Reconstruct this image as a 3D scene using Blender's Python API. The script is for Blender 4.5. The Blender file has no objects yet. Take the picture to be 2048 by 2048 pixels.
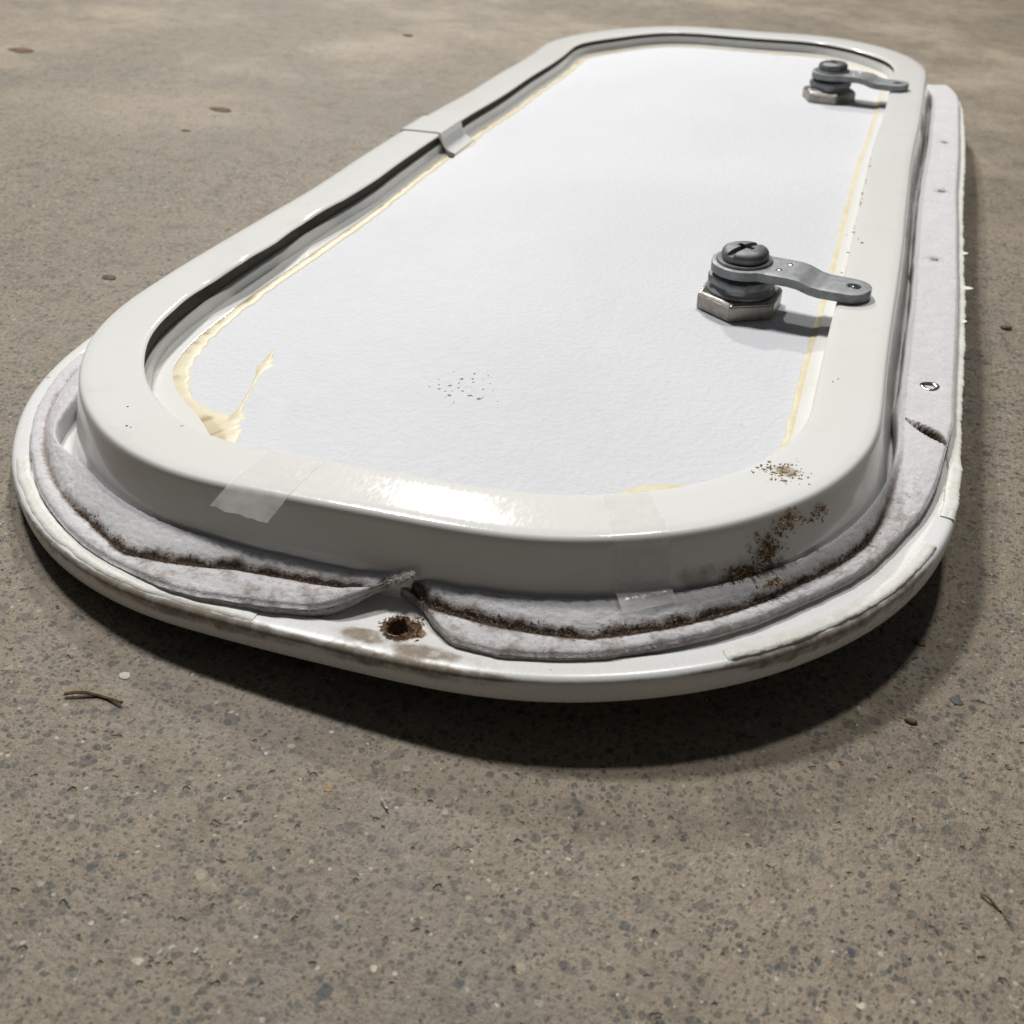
import bpy, bmesh, math, random
import numpy as np
from mathutils import Matrix, Vector, noise
rnd = random.Random(7)
sc = bpy.context.scene
COL = sc.collection
MM = 0.001
ZB = 25.5                       # height of the frame's top above the rim's underside (mm)
TILT = math.radians(3.0)        # right side is held up by the two lock barrels underneath
M_DOOR = Matrix.Translation((0, 0, 0.1405 * math.sin(TILT) + 0.0001)) @ Matrix.Rotation(-TILT, 4, 'Y')

# ------------------------------------------------------------------ camera
cam = bpy.data.cameras.new('camera'); cam_o = bpy.data.objects.new('camera', cam); COL.objects.link(cam_o)
C = Vector((0.10401, -0.45979, 0.13258 + ZB * MM))
F = Vector((-0.27891674, 0.76892806, -0.57528697)); R = Vector((0.94151527, 0.33691409, -0.00615635)); U = Vector((-0.18908849, 0.54335857, 0.81792848))
m = Matrix((R, U, -F)).transposed().to_4x4(); m.translation = C
cam_o.matrix_world = M_DOOR @ m
cam.sensor_width = 36; cam.lens = 36 * 2059.5 / 2048
cam.clip_start = 0.01; cam.clip_end = 50
cam.dof.use_dof = True; cam.dof.focus_distance = 0.26; cam.dof.aperture_fstop = 28
sc.camera = cam_o

# ------------------------------------------------------------------ light
w = bpy.data.worlds.new('World'); sc.world = w; w.use_nodes = True
bg = w.node_tree.nodes['Background']; bg.inputs[0].default_value = (0.93, 0.96, 1.0, 1); bg.inputs[1].default_value = 0.045
def area(name, target, direction, dist, size, power, col):
    l = bpy.data.lights.new(name, 'AREA'); l.shape = 'RECTANGLE'; l.size, l.size_y = size; l.energy = power; l.color = col
    o = bpy.data.objects.new(name, l); COL.objects.link(o)
    d = Vector(direction).normalized(); o.location = Vector(target) + d * dist
    o.rotation_euler = d.to_track_quat('Z', 'Y').to_euler()
    return o
area('ceiling_lamp', (0.022, -0.283, 0), (-0.365, 0.735, 0.575), 2.9, (0.11, 0.08), 23, (1.0, 0.98, 0.94))
area('ceiling_lamp', (0.06, -0.25, 0), (-0.04, 0.42, 0.90), 2.4, (0.20, 0.14), 19, (1.0, 0.975, 0.93))
area('ceiling_lamp', (0.06, -0.25, 0), (-0.42, 0.38, 0.82), 2.4, (0.26, 0.20), 31, (0.99, 0.98, 0.97))
vs = sc.view_settings; vs.view_transform = 'Standard'; vs.look = 'None'; vs.gamma = 1; vs.exposure = 0.16
sc.render.resolution_x = sc.render.resolution_y = 1024

# ------------------------------------------------------------------ node helpers
class NT:
    def __init__(s, name):
        s.m = bpy.data.materials.new(name); s.m.use_nodes = True; s.t = s.m.node_tree; s.t.nodes.clear()
        s.out = s.t.nodes.new('ShaderNodeOutputMaterial'); s.b = s.t.nodes.new('ShaderNodeBsdfPrincipled')
        s.t.links.new(s.b.outputs[0], s.out.inputs[0]); s.co = s.t.nodes.new('ShaderNodeTexCoord').outputs['Object']
    def L(s, a, b):
        if hasattr(a, 'node') or isinstance(a, bpy.types.NodeSocket): s.t.links.new(a, b)
        elif isinstance(a, (tuple, list)): b.default_value = tuple(a) + ((1,) if len(a) == 3 and len(b.default_value) == 4 else ())
        else: b.default_value = a
    def noise(s, scale, detail=3, rough=.5, co=None, dist=0):
        n = s.t.nodes.new('ShaderNodeTexNoise'); s.L(co or s.co, n.inputs['Vector']); n.inputs['Scale'].default_value = scale
        n.inputs['Detail'].default_value = detail; n.inputs['Roughness'].default_value = rough; n.inputs['Distortion'].default_value = dist
        return n.outputs['Fac']
    def voro(s, scale, co=None, feat='F1'):
        n = s.t.nodes.new('ShaderNodeTexVoronoi'); s.L(co or s.co, n.inputs['Vector']); n.inputs['Scale'].default_value = scale; n.feature = feat
        return n.outputs['Distance'], n.outputs['Color'] if feat == 'F1' else None
    def math(s, op, a, b=0.0, c=0.0, clamp=False):
        n = s.t.nodes.new('ShaderNodeMath'); n.operation = op; n.use_clamp = clamp
        for v, i in zip((a, b, c), n.inputs): s.L(v, i)
        return n.outputs[0]
    def ramp(s, v, lo, hi, a=0.0, b=1.0):
        n = s.t.nodes.new('ShaderNodeMapRange'); n.interpolation_type = 'SMOOTHSTEP'
        for x, i in zip((v, lo, hi, a, b), n.inputs): s.L(x, i)
        return n.outputs[0]
    def mix(s, f, a, b):
        n = s.t.nodes.new('ShaderNodeMix'); n.data_type = 'RGBA'; s.L(f, n.inputs[0]); s.L(a, n.inputs[6]); s.L(b, n.inputs[7]); return n.outputs[2]
    def attr(s, name):
        n = s.t.nodes.new('ShaderNodeAttribute'); n.attribute_name = name; return n.outputs['Fac']
    def sep(s, v):
        n = s.t.nodes.new('ShaderNodeSeparateXYZ'); s.L(v, n.inputs[0]); return n.outputs
    def mapping(s, scale=(1, 1, 1), rot=(0, 0, 0), loc=(0, 0, 0), co=None):
        n = s.t.nodes.new('ShaderNodeMapping'); s.L(co or s.co, n.inputs[0]); n.inputs['Location'].default_value = loc
        n.inputs['Rotation'].default_value = rot; n.inputs['Scale'].default_value = scale; return n.outputs[0]
    def warp(s, co, scale, amt):
        n = s.t.nodes.new('ShaderNodeTexNoise'); s.L(co, n.inputs['Vector']); n.inputs['Scale'].default_value = scale; n.inputs['Detail'].default_value = 2
        a = s.t.nodes.new('ShaderNodeVectorMath'); a.operation = 'MULTIPLY_ADD'; s.L(n.outputs['Color'], a.inputs[0])
        a.inputs[1].default_value = (amt,) * 3; s.L(co, a.inputs[2]); return a.outputs[0]
    def bump(s, h, strength, dist, prev=None):
        n = s.t.nodes.new('ShaderNodeBump'); s.L(h, n.inputs['Height']); n.inputs['Strength'].default_value = strength; n.inputs['Distance'].default_value = dist
        if prev: s.L(prev, n.inputs['Normal'])
        return n.outputs[0]
    def done(s, col, rough=.5, nrm=None, metal=0.0, **kw):
        s.L(col, s.b.inputs['Base Color']); s.L(rough, s.b.inputs['Roughness']); s.L(metal, s.b.inputs['Metallic'])
        if nrm: s.L(nrm, s.b.inputs['Normal'])
        for k, v in kw.items(): s.L(v, s.b.inputs[k.replace('_', ' ')])
        return s.m

def mat_floor():
    n = NT('concrete'); co = n.co
    big = n.noise(5, 4, .6); mid = n.noise(38, 5, .65); fine = n.noise(600, 4, .7); grit = n.noise(1900, 2, .6)
    col = n.mix(n.ramp(big, .35, .65), (.288, .232, .164), (.226, .196, .152))
    col = n.mix(n.ramp(mid, .35, .70), col, (.300, .248, .180))
    col = n.mix(n.math('MULTIPLY', n.ramp(n.noise(90, 6, .7, dist=.6), .46, .70), .65), col, (.135, .105, .075))
    col = n.mix(n.math('MULTIPLY', n.ramp(fine, .35, .72), .55), col, (.13, .112, .088))
    col = n.mix(n.math('MULTIPLY', n.ramp(n.noise(1300, 3, .7), .52, .68), .55), col, (.075, .066, .054))
    col = n.mix(n.math('MULTIPLY', n.ramp(n.noise(1100, 3, .7, n.mapping(loc=(3, 7, 0))), .60, .72), .5), col, (.42, .36, .28))
    dens = n.ramp(n.noise(9, 3, .5, n.mapping(loc=(3, 1, 0))), .30, .62, .7, 1.15)
    yy = n.ramp(n.math('ADD', n.sep(co)[1], n.math('MULTIPLY', n.math('SUBTRACT', n.noise(4, 3, .6), .5), .7)), -.15, .40)
    dens = n.math('MULTIPLY', dens, n.math('MULTIPLY_ADD', yy, -.5, 1))
    pale = n.math('MULTIPLY', n.ramp(n.noise(7, 5, .65, n.mapping(loc=(8, 2, 0))), .42, .66), n.math('MULTIPLY_ADD', yy, .6, .12))
    col = n.mix(pale, col, (.43, .355, .265))
    wco = n.warp(co, 420, .0016)
    def specks(scale, thr, size, c1, c2, amt, loc):
        d, c = n.voro(scale, n.mapping(loc=loc, co=wco)); r = n.sep(c)
        on = n.math('GREATER_THAN', r[0], thr)
        sz = n.math('MULTIPLY_ADD', r[1], size * .75, size * .3)
        mk = n.math('MULTIPLY', n.ramp(n.math('DIVIDE', d, sz), .8, 1.05, 1, 0), on)
        return n.math('MULTIPLY', mk, n.math('MULTIPLY_ADD', r[2], amt * .7, amt * .3)), n.mix(r[2], c1, c2)
    for scale, thr, size, c1, c2, amt, loc in (
            (900, .35, .48, (.055, .053, .048), (.09, .08, .068), .95, (0, 0, 0)),
            (520, .40, .48, (.045, .049, .049), (.08, .076, .068), .95, (1.3, .2, 0)),
            (330, .55, .44, (.040, .045, .048), (.075, .08, .078), .95, (2.7, .4, 0)),
            (190, .83, .36, (.026, .029, .036), (.07, .075, .075), .95, (4.1, .9, 0)),
            (430, .90, .34, (.42, .36, .27), (.50, .46, .40), .8, (5.9, .3, 0)),
            (210, .93, .27, (.50, .40, .26), (.58, .50, .40), .95, (7.7, .1, 0)),
            (700, .93, .35, (.55, .50, .44), (.62, .58, .52), .8, (9.9, .6, 0))):
        f, c = specks(scale, thr, size, c1, c2, amt, loc)
        col = n.mix(n.math('MULTIPLY', f, dens), col, c)
    pit = n.ramp(n.noise(320, 2, .5, n.mapping(loc=(.7, .3, 0))), .66, .74)
    col = n.mix(n.math('MULTIPLY', pit, .5), col, (.07, .055, .04))
    stain = n.ramp(n.noise(26, 3, .6, n.mapping(loc=(2.2, 5.1, 0), scale=(1, .8, 1))), .66, .76)
    col = n.mix(n.math('MULTIPLY', stain, .45), col, (.10, .078, .055))
    h = n.math('ADD', n.math('MULTIPLY', fine, .5), n.math('MULTIPLY', mid, 1.4))
    h = n.math('SUBTRACT', h, n.math('MULTIPLY', pit, .5))
    nr = n.bump(h, .8, .0014); nr = n.bump(grit, .5, .00025, nr)
    return n.done(col, n.ramp(mid, .3, .7, .50, .68), nr, Specular_IOR_Level=.5)

def mat_paint(name, base, rough, spot=.5):
    """old white lacquer: faint yellowing, dust specks, smeared dirt where 'dirt' is set, rust where 'rust' is set"""
    n = NT(name)
    yel = n.noise(14, 3, .5)
    col = n.mix(n.ramp(yel, .35, .7), base, tuple(c * k for c, k in zip(base, (.985, .975, .94))))
    nz = n.noise(330, 5, .7, n.mapping(scale=(1, 1, 1))); nz2 = n.noise(90, 4, .65)
    col = n.mix(n.math('MULTIPLY', n.ramp(n.noise(70, 5, .75, n.mapping(loc=(4, 2, 1))), .52, .75), .16), col, (.50, .46, .38))
    d = n.attr('dirt')
    dm = n.math('MULTIPLY', n.ramp(n.math('ADD', d, n.math('MULTIPLY', n.math('SUBTRACT', nz2, .5), 1.3)), .35, .75), n.ramp(d, .02, .2))
    dm = n.math('MULTIPLY', dm, n.ramp(nz, .25, .6, .45, .95))
    col = n.mix(dm, col, n.mix(nz, (.13, .095, .060), (.32, .25, .17)))
    r = n.attr('rust'); rm = n.ramp(n.math('ADD', r, n.math('MULTIPLY', n.math('SUBTRACT', nz, .5), .9)), .38, .66)
    col = n.mix(rm, col, n.mix(n.ramp(nz2, .4, .6), (.06, .032, .016), (.30, .15, .055)))
    vd, vc = n.voro(190); vr = n.sep(vc)
    sp = n.math('MULTIPLY', n.math('GREATER_THAN', vr[0], .965), n.ramp(n.math('DIVIDE', vd, n.math('MULTIPLY_ADD', vr[1], .10, .03)), .7, 1.1, 1, 0))
    col = n.mix(n.math('MULTIPLY', sp, spot), col, (.16, .13, .10))
    sc_ = n.noise(1500, 3, .6, n.mapping(scale=(1, .25, 1), rot=(0, 0, .5)))
    ro = n.math('ADD', n.ramp(sc_, .35, .7, rough - .02, rough + .055), n.math('MULTIPLY', dm, .4))
    nr = n.bump(n.noise(38, 2, .5), .06, .001); nr = n.bump(sc_, .06, .00006, nr)
    return n.done(col, ro, nr, Specular_IOR_Level=.5)

def mat_panel():
    n = NT('stippled_white_sheet')
    st = n.noise(520, 2, .5); big = n.noise(9, 3, .5)
    col = n.mix(n.ramp(big, .3, .7), (.67, .68, .71), (.63, .64, .67))
    gl = n.ramp(n.noise(420, 2, .5, n.mapping(loc=(3, 3, 0))), .66, .74)
    nz = n.noise(160, 4, .7)
    scuff = n.ramp(n.noise(30, 5, .7, n.mapping(scale=(1, .35, 1), rot=(0, 0, .6))), .60, .78)
    col = n.mix(n.math('MULTIPLY', scuff, .28), col, (.56, .55, .53))
    sm = n.ramp(n.noise(300, 3, .7), .55, .75)
    col = n.mix(n.math('MULTIPLY', sm, .14), col, (.5, .5, .52))
    vd, vc = n.voro(150); vr = n.sep(vc)
    sp = n.math('MULTIPLY', n.math('GREATER_THAN', vr[0], .975), n.ramp(n.math('DIVIDE', vd, n.math('MULTIPLY_ADD', vr[1], .09, .02)), .7, 1.1, 1, 0))
    col = n.mix(n.math('MULTIPLY', sp, .35), col, (.35, .32, .30))
    nr = n.bump(n.ramp(st, .3, .75), .30, .0004)
    return n.done(col, n.math('SUBTRACT', n.ramp(nz, .3, .7, .60, .70), n.math('MULTIPLY', gl, .12)), nr, Specular_IOR_Level=.28)

def mat_foam():
    n = NT('grey_foam'); co = n.co
    nz = n.noise(700, 4, .75); nz2 = n.noise(120, 4, .6); fz = n.noise(2600, 2, .6)
    col = n.mix(n.ramp(nz2, .35, .65), (.675, .665, .675), (.635, .625, .635))
    col = n.mix(n.math('MULTIPLY', n.ramp(nz, .45, .75), .35), col, (.34, .315, .31))
    d = n.attr('dirt')
    thin = n.ramp(n.math('ADD', d, n.math('MULTIPLY', n.math('SUBTRACT', nz, .5), .9)), .10, .55)
    col = n.mix(n.math('MULTIPLY', thin, .75), col, n.mix(nz2, (.30, .235, .19), (.24, .185, .15)))
    thick = n.ramp(n.math('ADD', d, n.math('MULTIPLY', n.math('SUBTRACT', nz, .5), .8)), .52, .80)
    col = n.mix(thick, col, n.mix(nz, (.022, .014, .010), (.085, .055, .040)))
    vd, vc = n.voro(230); vr = n.sep(vc)
    sp = n.math('MULTIPLY', n.math('GREATER_THAN', vr[0], .95), n.ramp(n.math('DIVIDE', vd, n.math('MULTIPLY_ADD', vr[1], .12, .03)), .6, 1.1, 1, 0))
    col = n.mix(n.math('MULTIPLY', sp, .6), col, (.10, .08, .07))
    pd, _ = n.voro(1100); pore = n.ramp(pd, .12, .42)
    nr = n.bump(nz, .28, .0006); nr = n.bump(pore, .18, .0003, nr); nr = n.bump(fz, .5, .00025, nr)
    return n.done(col, .95, nr, Specular_IOR_Level=.1, Sheen_Weight=.25, Sheen_Roughness=.6)

def mat_metal(name, col, rough, metal=1.0, k=.3):
    n = NT(name); nz = n.noise(420, 5, .7); n2 = n.noise(130, 3, .6)
    c = n.mix(n.ramp(nz, .3, .7), tuple(x * (1 - k) for x in col), tuple(min(1, x * (1 + k)) for x in col))
    c = n.mix(n.math('MULTIPLY', n.ramp(n2, .55, .72), .2), c, (.34, .35, .35))
    nr = n.bump(nz, .25, .0003)
    return n.done(c, n.ramp(n2, .3, .7, rough - .08, rough + .12), nr, metal)

def mat_glue():
    n = NT('yellowed_adhesive'); nz = n.noise(150, 4, .6)
    col = n.mix(n.ramp(nz, .3, .7), (.74, .68, .50), (.68, .59, .40))
    col = n.mix(n.ramp(n.attr('dirt'), .3, .9), col, (.40, .29, .15))
    return n.done(col, .42, n.bump(nz, .2, .0005), Subsurface_Weight=.15, Subsurface_Radius=(.002, .0016, .0008))

def mat_simple(name, c1, c2, rough, scale=300, bump=.3, dist=.0004):
    n = NT(name); nz = n.noise(scale, 5, .7)
    return n.done(n.mix(n.ramp(nz, .3, .7), c1, c2), rough, n.bump(nz, bump, dist))

def mat_tape():
    n = NT('clear_tape'); nz = n.noise(120, 4, .6)
    n.b.inputs['Alpha'].default_value = 1
    a = n.ramp(nz, .3, .7, .26, .42)
    n.L(a, n.b.inputs['Alpha'])
    return n.done(n.mix(nz, (.92, .915, .89), (.88, .875, .84)), .22, n.bump(nz, .35, .001))

FLOOR = mat_floor()
PAINT = mat_paint('frame_lacquer', (.80, .803, .785), .10)
RIMP = mat_paint('flange_lacquer', (.78, .785, .78), .27)
PANEL = mat_panel(); FOAM = mat_foam(); GLUE = mat_glue(); TAPE = mat_tape()
ZINC = mat_metal('grey_zinc', (.29, .30, .307), .60, .75, .15)
DARKZ = mat_metal('dull_screw_zinc', (.20, .205, .21), .55, .8, .2)
NICKEL = mat_metal('nickel_nut', (.30, .28, .25), .34, 1.0, .15)
BRIGHT = mat_metal('bright_metal', (.80, .81, .82), .18, 1.0, .08)
SEAL = mat_simple('white_sealant', (.78, .775, .74), (.70, .68, .62), .45, 260, .5, .0008)
DIRT = mat_simple('dry_dirt', (.055, .034, .020), (.22, .145, .085), .95, 900)
TAN = mat_simple('tan_dirt', (.20, .13, .065), (.44, .33, .20), .95, 900)
BLACK = mat_simple('black_speck', (.02, .018, .016), (.06, .05, .045), .8, 500)
FIBRE = mat_simple('foam_fibre', (.70, .68, .66), (.55, .52, .49), .95, 700)
STRAW = mat_simple('straw', (.26, .19, .10), (.14, .09, .05), .8, 500)
CHALK = mat_simple('pale_chip', (.60, .57, .50), (.50, .46, .40), .7, 500)
STONE = mat_simple('grey_stone', (.085, .09, .092), (.13, .135, .13), .7, 500)

# ------------------------------------------------------------------ object helpers
def link(name, me, mt, parent=None, sharp=None):
    o = bpy.data.objects.new(name, me); COL.objects.link(o)
    if mt: me.materials.append(mt)
    if sharp is not None:
        for p in me.polygons: p.use_smooth = True
        me.set_sharp_from_angle(angle=math.radians(sharp))
    if parent: o.parent = parent
    return o
def from_bm(name, bm, mt, parent=None, sharp=30):
    bmesh.ops.recalc_face_normals(bm, faces=bm.faces)
    me = bpy.data.meshes.new(name); bm.to_mesh(me); bm.free(); return link(name, me, mt, parent, sharp)
def setattr_(me, name, vals):
    a = me.attributes.new(name, 'FLOAT', 'POINT'); a.data.foreach_set('value', np.asarray(vals, np.float32))
def boolean(o, cutters):
    for c in cutters:
        c.parent = door
        md = o.modifiers.new('cut', 'BOOLEAN'); md.operation = 'DIFFERENCE'; md.solver = 'EXACT'; md.object = c
    bpy.context.view_layer.update(); dg = bpy.context.evaluated_depsgraph_get()
    me = bpy.data.meshes.new_from_object(o.evaluated_get(dg), preserve_all_data_layers=True, depsgraph=dg)
    o.modifiers.clear(); o.data = me
    for c in cutters: bpy.data.objects.remove(c)
    return o
def cutter(loc, r, h, seg=28, rot=None):
    bm = bmesh.new(); bmesh.ops.create_cone(bm, cap_ends=True, segments=seg, radius1=r * MM, radius2=r * MM, depth=h * MM)
    if rot: bm.transform(rot)
    bm.transform(Matrix.Translation(Vector(loc) * MM)); return from_bm('cutter', bm, None)
def box_cutter(loc, size, rz):
    bm = bmesh.new(); bmesh.ops.create_cube(bm, size=1); bm.transform(Matrix.Translation(Vector(loc) * MM) @ Matrix.Rotation(rz, 4, 'Z') @ Matrix.Diagonal([s * MM for s in size] + [1]))
    return from_bm('cutter', bm, None)
def fbm(v, o=4): return noise.fractal(v, 1.0, 2.0, o)
def ss(x, a, b):
    t = np.clip((x - a) / (b - a), 0, 1); return t * t * (3 - 2 * t)

# ------------------------------------------------------------------ the outline all sweeps follow: outer top edge of the raised frame (mm)
OUT = np.array([(115.2, 201.3), (113.4, 216.0), (108.9, 231.1), (102.8, 244.6), (94.2, 257.8), (83.4, 269.3), (71.6, 278.2), (57.7, 285.7), (42.6, 290.0), (27.9, 290.9), (12.1, 291.3), (-2.7, 292.7), (-18.4, 294.6), (-34.2, 295.3), (-48.7, 293.1), (-63.2, 287.0), (-76.2, 278.1), (-87.0, 268.0), (-97.0, 255.8), (-104.9, 243.3), (-111.1, 228.8), (-114.1, 213.4), (-113.6, 198.6), (-112.6, 182.8), (-112.4, 167.0), (-112.6, 152.2), (-113.3, 136.4), (-113.7, 121.6), (-113.6, 105.8), (-113.5, 89.9), (-113.7, 75.1), (-114.4, 59.3), (-115.4, 43.5), (-115.8, 28.7), (-115.8, 12.9), (-115.8, -1.9), (-115.8, -17.8), (-115.7, -33.6), (-115.5, -48.4), (-114.9, -64.2), (-114.4, -80.0), (-114.2, -94.8), (-114.6, -110.6), (-115.2, -125.5), (-115.6, -141.3), (-116.2, -157.1), (-116.5, -171.9), (-116.5, -187.7), (-116.1, -203.5), (-114.9, -218.3), (-111.1, -233.6), (-104.9, -247.0), (-96.2, -260.1), (-85.4, -271.7), (-73.8, -280.8), (-59.9, -288.3), (-44.8, -292.7), (-30.1, -294.0), (-14.3, -293.6), (0.5, -293.1), (16.3, -292.6), (32.1, -292.0), (46.8, -290.1), (61.8, -285.4), (76.0, -278.4), (87.9, -269.8), (98.9, -258.4), (106.9, -246.0), (112.6, -231.4), (115.0, -215.8), (114.9, -201.0), (114.6, -185.2), (114.5, -169.4), (114.5, -154.5), (114.6, -138.7), (114.7, -123.9), (114.8, -108.1), (114.8, -92.3), (114.8, -77.4), (114.5, -61.6), (114.3, -45.8), (114.2, -31.0), (114.1, -15.1), (113.9, -0.3), (113.8, 15.5), (113.9, 31.3), (114.1, 46.1), (114.5, 62.0), (114.9, 77.8), (115.2, 92.6), (115.3, 108.4), (115.4, 123.2), (115.5, 139.1), (115.4, 154.9), (115.4, 169.7), (115.4, 185.5)])
FC = np.array([-0.8, -1.8, -2.7, -2.6, -0.9, -0.1] + [0.0] * 15 + [0.1, 0.3, 0.2, -0.5, -1.3, -1.7, -1.6, -0.8, 0.6, 1.3, 0.9, -0.1, -1.1, -1.2, -0.6, 0.0, 0.5, 0.7, 0.7, 0.8, 0.8, 1.0, 1.0, 0.7, 0.5, 0.3, -0.2])
def fft_up(a, n):
    f = np.fft.fft(a, axis=0); k = len(a); g = np.zeros((n,) + a.shape[1:], complex); h = k // 2
    g[:h] = f[:h]; g[-h + 1:] = f[-h + 1:]
    sig = np.exp(-2 * (np.pi * np.fft.fftfreq(n, 1.0 / n) / k * .45) ** 2)
    return np.real(np.fft.ifft(g * (sig[:, None] if a.ndim > 1 else sig), axis=0)) * n / k
NP_ = 3000
PP = fft_up(OUT, NP_)
T_ = np.roll(PP, -1, 0) - np.roll(PP, 1, 0); T_ /= np.hypot(*T_.T)[:, None]; NN = np.c_[T_[:, 1], -T_[:, 0]]
SS = np.r_[0, np.cumsum(np.hypot(*np.diff(np.vstack([PP, PP[:1]]), axis=0).T))]; LEN = SS[-1]
FCU = fft_up(FC, NP_)
def interp(arr, s):
    s = np.mod(s, LEN); a = np.concatenate([arr, arr[:1]])
    return np.stack([np.interp(s, SS, a[:, i]) for i in range(a.shape[1])], -1) if a.ndim > 1 else np.interp(s, SS, a)
def s_of(x, y): return SS[np.argmin((PP[:, 0] - x) ** 2 + (PP[:, 1] - y) ** 2)]
def so(x, y):
    i = np.argmin((PP[:, 0] - x) ** 2 + (PP[:, 1] - y) ** 2); return SS[i], (np.array((x, y)) - PP[i]) @ NN[i]
def at(s, o):
    s = np.asarray(s, float); return interp(PP, s) + interp(NN, s) * np.asarray(o, float)[..., None]
def pt(s, o, z): x, y = at(s, o); return Vector((x, y, z + ZB)) * MM

def grid_mesh(name, X, closed_s, closed_p, cap=False):
    """X: (ns, np, 3) in mm with z = 0 at the top of the frame"""
    ns, npr = X.shape[:2]; V = X.reshape(-1, 3).copy(); V[:, 2] += ZB; V *= MM
    i = np.arange(ns if closed_s else ns - 1); j = np.arange(npr if closed_p else npr - 1)
    I, J = np.meshgrid(i, j, indexing='ij'); I2 = (I + 1) % ns; J2 = (J + 1) % npr
    Q = np.stack([I * npr + J, I * npr + J2, I2 * npr + J2, I2 * npr + J], -1).reshape(-1, 4)
    faces = Q.tolist()
    if cap and not closed_s: faces += [list(range(npr)), list(range((ns - 1) * npr, ns * npr))[::-1]]
    me = bpy.data.meshes.new(name); me.from_pydata(V.tolist(), [], faces)
    bm = bmesh.new(); bm.from_mesh(me); bmesh.ops.recalc_face_normals(bm, faces=bm.faces); bm.to_mesh(me); bm.free()
    return me
def sweep(name, s, O, Z, mt, parent, closed_s=False, closed_p=True, cap=True, sharp=40, attrs=None):
    X = np.concatenate([at(np.repeat(s[:, None], O.shape[1], 1), O), Z[..., None]], -1)
    me = grid_mesh(name, X, closed_s, closed_p, cap)
    for k, v in (attrs or {}).items(): setattr_(me, k, v.reshape(-1))
    return link(name, me, mt, parent, sharp)
SFULL = np.linspace(0, LEN, 1500, endpoint=False)

# ------------------------------------------------------------------ the ground
bm = bmesh.new(); bmesh.ops.create_grid(bm, x_segments=4, y_segments=4, size=4)
fl = from_bm('floor', bm, FLOOR); fl['kind'] = 'structure'

# ------------------------------------------------------------------ the door
door = bpy.data.objects.new('locker_hatch', None); COL.objects.link(door); door.matrix_world = M_DOOR; door.empty_display_size = .05
door['label'] = 'dirty white locker hatch with rounded corners lying face down on the concrete floor'; door['category'] = 'locker hatch'

# raised frame
def frame_params(s):
    P = interp(PP, s); x, y = P[:, 0], P[:, 1]
    left = ss(-x, 60, 100) * ss(y, -262, -215); far = ss(y, 225, 265)
    d0 = 17.3 + 2.2 * left * ss(y, -110, -70) + 3.0 * far
    dl = d0 + left * np.interp(y, [-240, -215, -191, -172, -150, -126, -100, -80], [0, 0.2, -1.3, 1.4, 1.2, -1.4, .6, 0])
    led = 21.3 + 1.8 * left + 2.5 * far + 6.5 * (np.exp(-((x + 78) / 32) ** 2 - ((y + 273) / 28) ** 2) + 1.55 * np.exp(-((x - 80) / 26) ** 2 - ((y + 272) / 26) ** 2))
    dent = left * (np.exp(-((y + 190) / 9) ** 2) + .9 * np.exp(-((y + 126) / 8) ** 2) - .7 * np.exp(-((y + 168) / 10) ** 2))
    return P, dl, np.maximum(led, d0 + 3.2), dent, d0
def zp(y): return 2.3 * (np.asarray(y) + 150) / 420     # the sheet lies a little shallower towards the far end
def frame_profile(s, grow=0.0):
    P, dl, led, dent, d0 = frame_params(s); n = len(s); one = np.ones(n)
    pts = [(5.2, -19.15), (4.7, -17), (3.7, -13), (2.6, -9), (1.5, -5.2), (.75, -2.4), (.4, -1.25), (.12, -.75), (-.3, -.32), (-.95, -.06), (-3.5, .02), (-6, .05), (-8.5, .05), (-11, .03), (-13.2, 0)]
    O = [one * (o + grow) for o, z in pts]; Z = [one * (z + grow) for o, z in pts]
    k = {10: .1, 11: .25, 12: .5, 13: .8, 14: 1.0}
    for i, f in k.items(): Z[i] = Z[i] - dent * .9 * f
    lip = [(1.6, -.05), (.8, -.18), (.2, -.5), (0, -.75), (.3, -1.1), (1.4, -1.25)]
    for j, (o, z) in enumerate(lip): O.append(-dl + o - (grow if j else 0)); Z.append(one * (z + grow * (1 if j < 3 else 0)) - dent * .9)
    up = zp(P[:, 1]); fk = 1 - .22 * up
    for o, z in ((-4, -1.5), (-2.4, -2.2), (-2.4, -5.4), (-4, -6.0)): O.append(one * o); Z.append(z * fk if z < -3 else one * z)
    for o, z in ((1.2, -6.1), (.4, -6.2), (.05, -6.5), (-.1, -9.1), (-.3, -9.5), (-.8, -9.72)): O.append(-d0 + o); Z.append(z * fk if z > -7 else z + up)
    for o, z in ((.7, -9.72), (.15, -9.85), (0, -10.2), (0, -19.15)): O.append(-led + o); Z.append(z + (up if z > -15 else 0 * up))
    return np.stack(O, 1), np.stack(Z, 1), P
O, Z, P = frame_profile(SFULL)
xy = at(np.repeat(SFULL[:, None], O.shape[1], 1), O)
wallm = (O > .2) & (Z < -2)
dirt = np.zeros_like(O)
fr = ss(xy[..., 0], 70, 84) * ss(-xy[..., 0], -112, -98) * ss(-xy[..., 1], 240, 262)
dirt += wallm * fr * ss(-Z, 5, 11) * .55
rs = ss(xy[..., 0], 100, 112) * wallm * (np.exp(-((xy[..., 1] + 60) / 10) ** 2) * .5 + np.exp(-((xy[..., 1] - 105) / 22) ** 2) * .75 + .18)
dirt += rs
dirt += .8 * np.exp(-((xy[..., 0] - 95) / 4.6) ** 2 - ((xy[..., 1] + 246) / 3.4) ** 2) * (Z > -1)
frame = sweep('frame', SFULL, O, Z, PAINT, door, True, True, False, 30, {'dirt': np.clip(dirt, 0, 1), 'rust': np.zeros_like(O)})

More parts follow.
